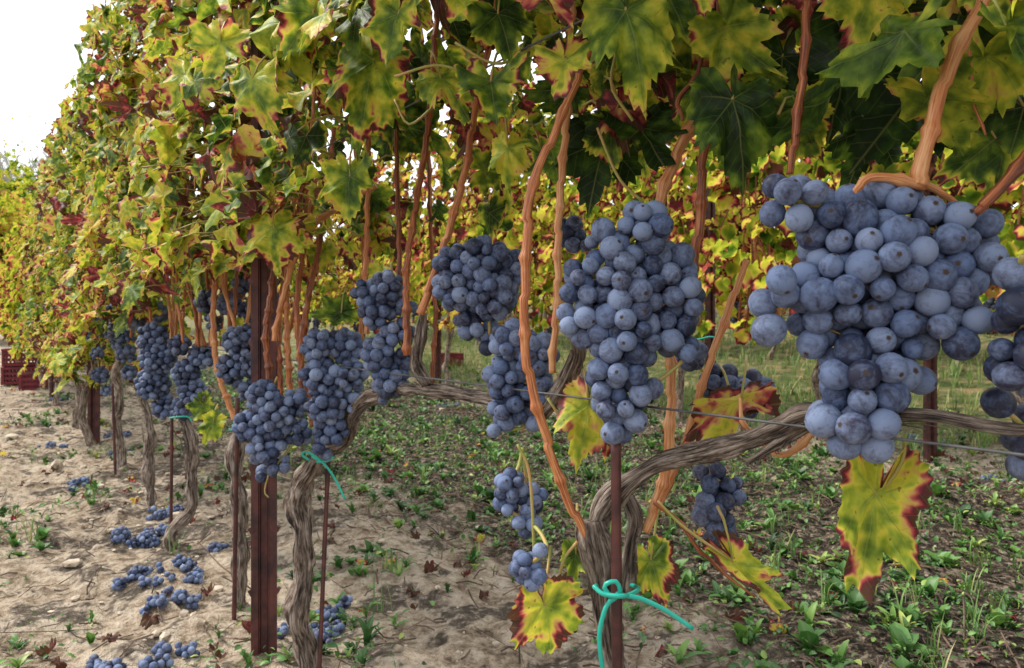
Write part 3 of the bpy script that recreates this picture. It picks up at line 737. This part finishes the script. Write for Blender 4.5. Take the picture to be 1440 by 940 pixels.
for px,d,w,nst in [(28,6.0,.22,2),(50,5.6,.18,1),(1392,6.6,.40,2),(1345,6.8,.32,2),(632,7.6,.22,1)]:
    q=site(px,500,d);g=float(gz(q[0],q[1]))+.0
    for k_ in range(nst): crate((q[0],q[1],g+k_*.145),w,w*.7,.14,.5+.1*rng.normal())
# ---------------------------------------------------------------- distant trees at the end of the field
def tree(c,h,rad,n,ty,name,leaf=.11,bare=False):
    e=empty(name);b=B();bl_=B()
    c=np.array(c,float)
    tube(b,[c-[0,0,.2],c+[.05,0,h*.3],c+[0,.1,h*.55],c+[.1,0,h*.85]],[h*.02,h*.016,h*.010,h*.003],n=8,step=.2)
    ends=[]
    for _ in range(60 if bare else 16):
        z=rng.uniform(.2,.75)*h;a=rng.random()*6.28;L=rad*rng.uniform(.5,1.1)
        s0=c+[0,0,z];e1=s0+[math.cos(a)*L,math.sin(a)*L,L*rng.uniform(.5,1.2)];m1=(s0+e1)/2+rng.normal(0,.08*L,3)
        tube(b,[s0,m1,e1],[h*.006,h*.004,h*.0016],n=5,step=.3);ends+=[m1,e1]
        for q_ in range(16 if bare else 2):
            s1=s0+(e1-s0)*rng.uniform(.3,1);e2=s1+nrmz(rng.normal(0,1,3)+[0,0,.9])*L*.45
            tube(b,[s1,(s1+e2)/2+rng.normal(0,.03,3),e2],[h*.0028,h*.002,h*.0012],n=4,step=.3);ends.append(e2)
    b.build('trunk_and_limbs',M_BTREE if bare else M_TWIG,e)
    if n:
        ends=np.array(ends);k=rng.integers(0,len(ends),n)
        pos=ends[k]+rng.normal(0,rad*.2,(n,3));pos[:,2]=np.maximum(pos[:,2],c[2]+.1)
        at=np.stack([np.zeros(n),rng.random(n),np.clip(rng.normal(ty,.06,n)+.06*(k%3-1),0,1),np.full(n,.1)],1)
        place(bl_,LO,pos,rng.normal(0,1,(n,3)),rng.normal(0,1,(n,3)),leaf*rng.uniform(.6,1.3,n),at)
        bl_.build('foliage',M_LEAFD,e)
for px,d,h,r,ty in [(40,15,2.4,1.1,.25),(-10,15,2.6,1.2,.48),(75,17,2.6,1.2,.22),(-70,16,2.8,1.4,.28),(10,19,4.2,1.7,.48),(60,20,4.4,1.8,.34),(130,19,2.8,1.4,.3),(-140,17,3,1.5,.3),(220,22,3,1.6,.3)]:
    q=site(px,500,d);tree((q[0],q[1],0),h,r,1000,ty,'shrub',.12)
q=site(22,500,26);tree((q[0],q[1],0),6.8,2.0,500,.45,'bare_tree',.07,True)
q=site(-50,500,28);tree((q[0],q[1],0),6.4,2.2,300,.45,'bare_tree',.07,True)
# ---------------------------------------------------------------- light
SE,SA=math.radians(50),math.radians(290)
w=bpy.data.worlds.new('World');bpy.context.scene.world=w;w.use_nodes=True;nt=w.node_tree
bgN=nt.nodes['Background'];sky=nt.nodes.new('ShaderNodeTexSky');sky.sky_type='NISHITA';sky.sun_disc=False
sky.sun_elevation=SE;sky.sun_rotation=SA;sky.dust_density=3;sky.air_density=1.2
mx=nt.nodes.new('ShaderNodeMix');mx.data_type='RGBA'
tc=nt.nodes.new('ShaderNodeTexCoord');nz=nt.nodes.new('ShaderNodeTexNoise');nz.inputs['Scale'].default_value=2.2;nz.inputs['Detail'].default_value=4
mr=nt.nodes.new('ShaderNodeMapRange');mr.inputs['From Min'].default_value=.3;mr.inputs['From Max'].default_value=.7;mr.inputs['To Min'].default_value=.72;mr.inputs['To Max'].default_value=.95
nt.links.new(tc.outputs['Generated'],nz.inputs['Vector']);nt.links.new(nz.outputs[0],mr.inputs['Value']);nt.links.new(mr.outputs[0],mx.inputs[0])
nt.links.new(sky.outputs[0],mx.inputs[6]);mx.inputs[7].default_value=(12.2,12.6,13.0,1)
nt.links.new(mx.outputs[2],bgN.inputs[0]);bgN.inputs[1].default_value=.145
L=bpy.data.lights.new('sun','SUN');L.energy=4.6;L.angle=math.radians(9);L.color=(1,.95,.87)
so=link(bpy.data.objects.new('sun',L))
sd=Vector((math.sin(SA)*math.cos(SE),math.cos(SA)*math.cos(SE),math.sin(SE)))
so.rotation_euler=sd.to_track_quat('Z','Y').to_euler()
# ---------------------------------------------------------------- camera
cam=bpy.data.cameras.new('camera');cam.lens=26;cam.sensor_width=36;cam.shift_y=-22/1440;cam.clip_start=.02;cam.clip_end=1500
cam.dof.use_dof=True;cam.dof.focus_distance=.62;cam.dof.aperture_fstop=20
co=link(bpy.data.objects.new('camera',cam));co.location=(0,0,CAMZ);co.rotation_euler=(math.radians(90),0,0)
bpy.context.scene.camera=co
sc_=bpy.context.scene;sc_.view_settings.view_transform='Standard';sc_.view_settings.look='None';sc_.view_settings.exposure=0
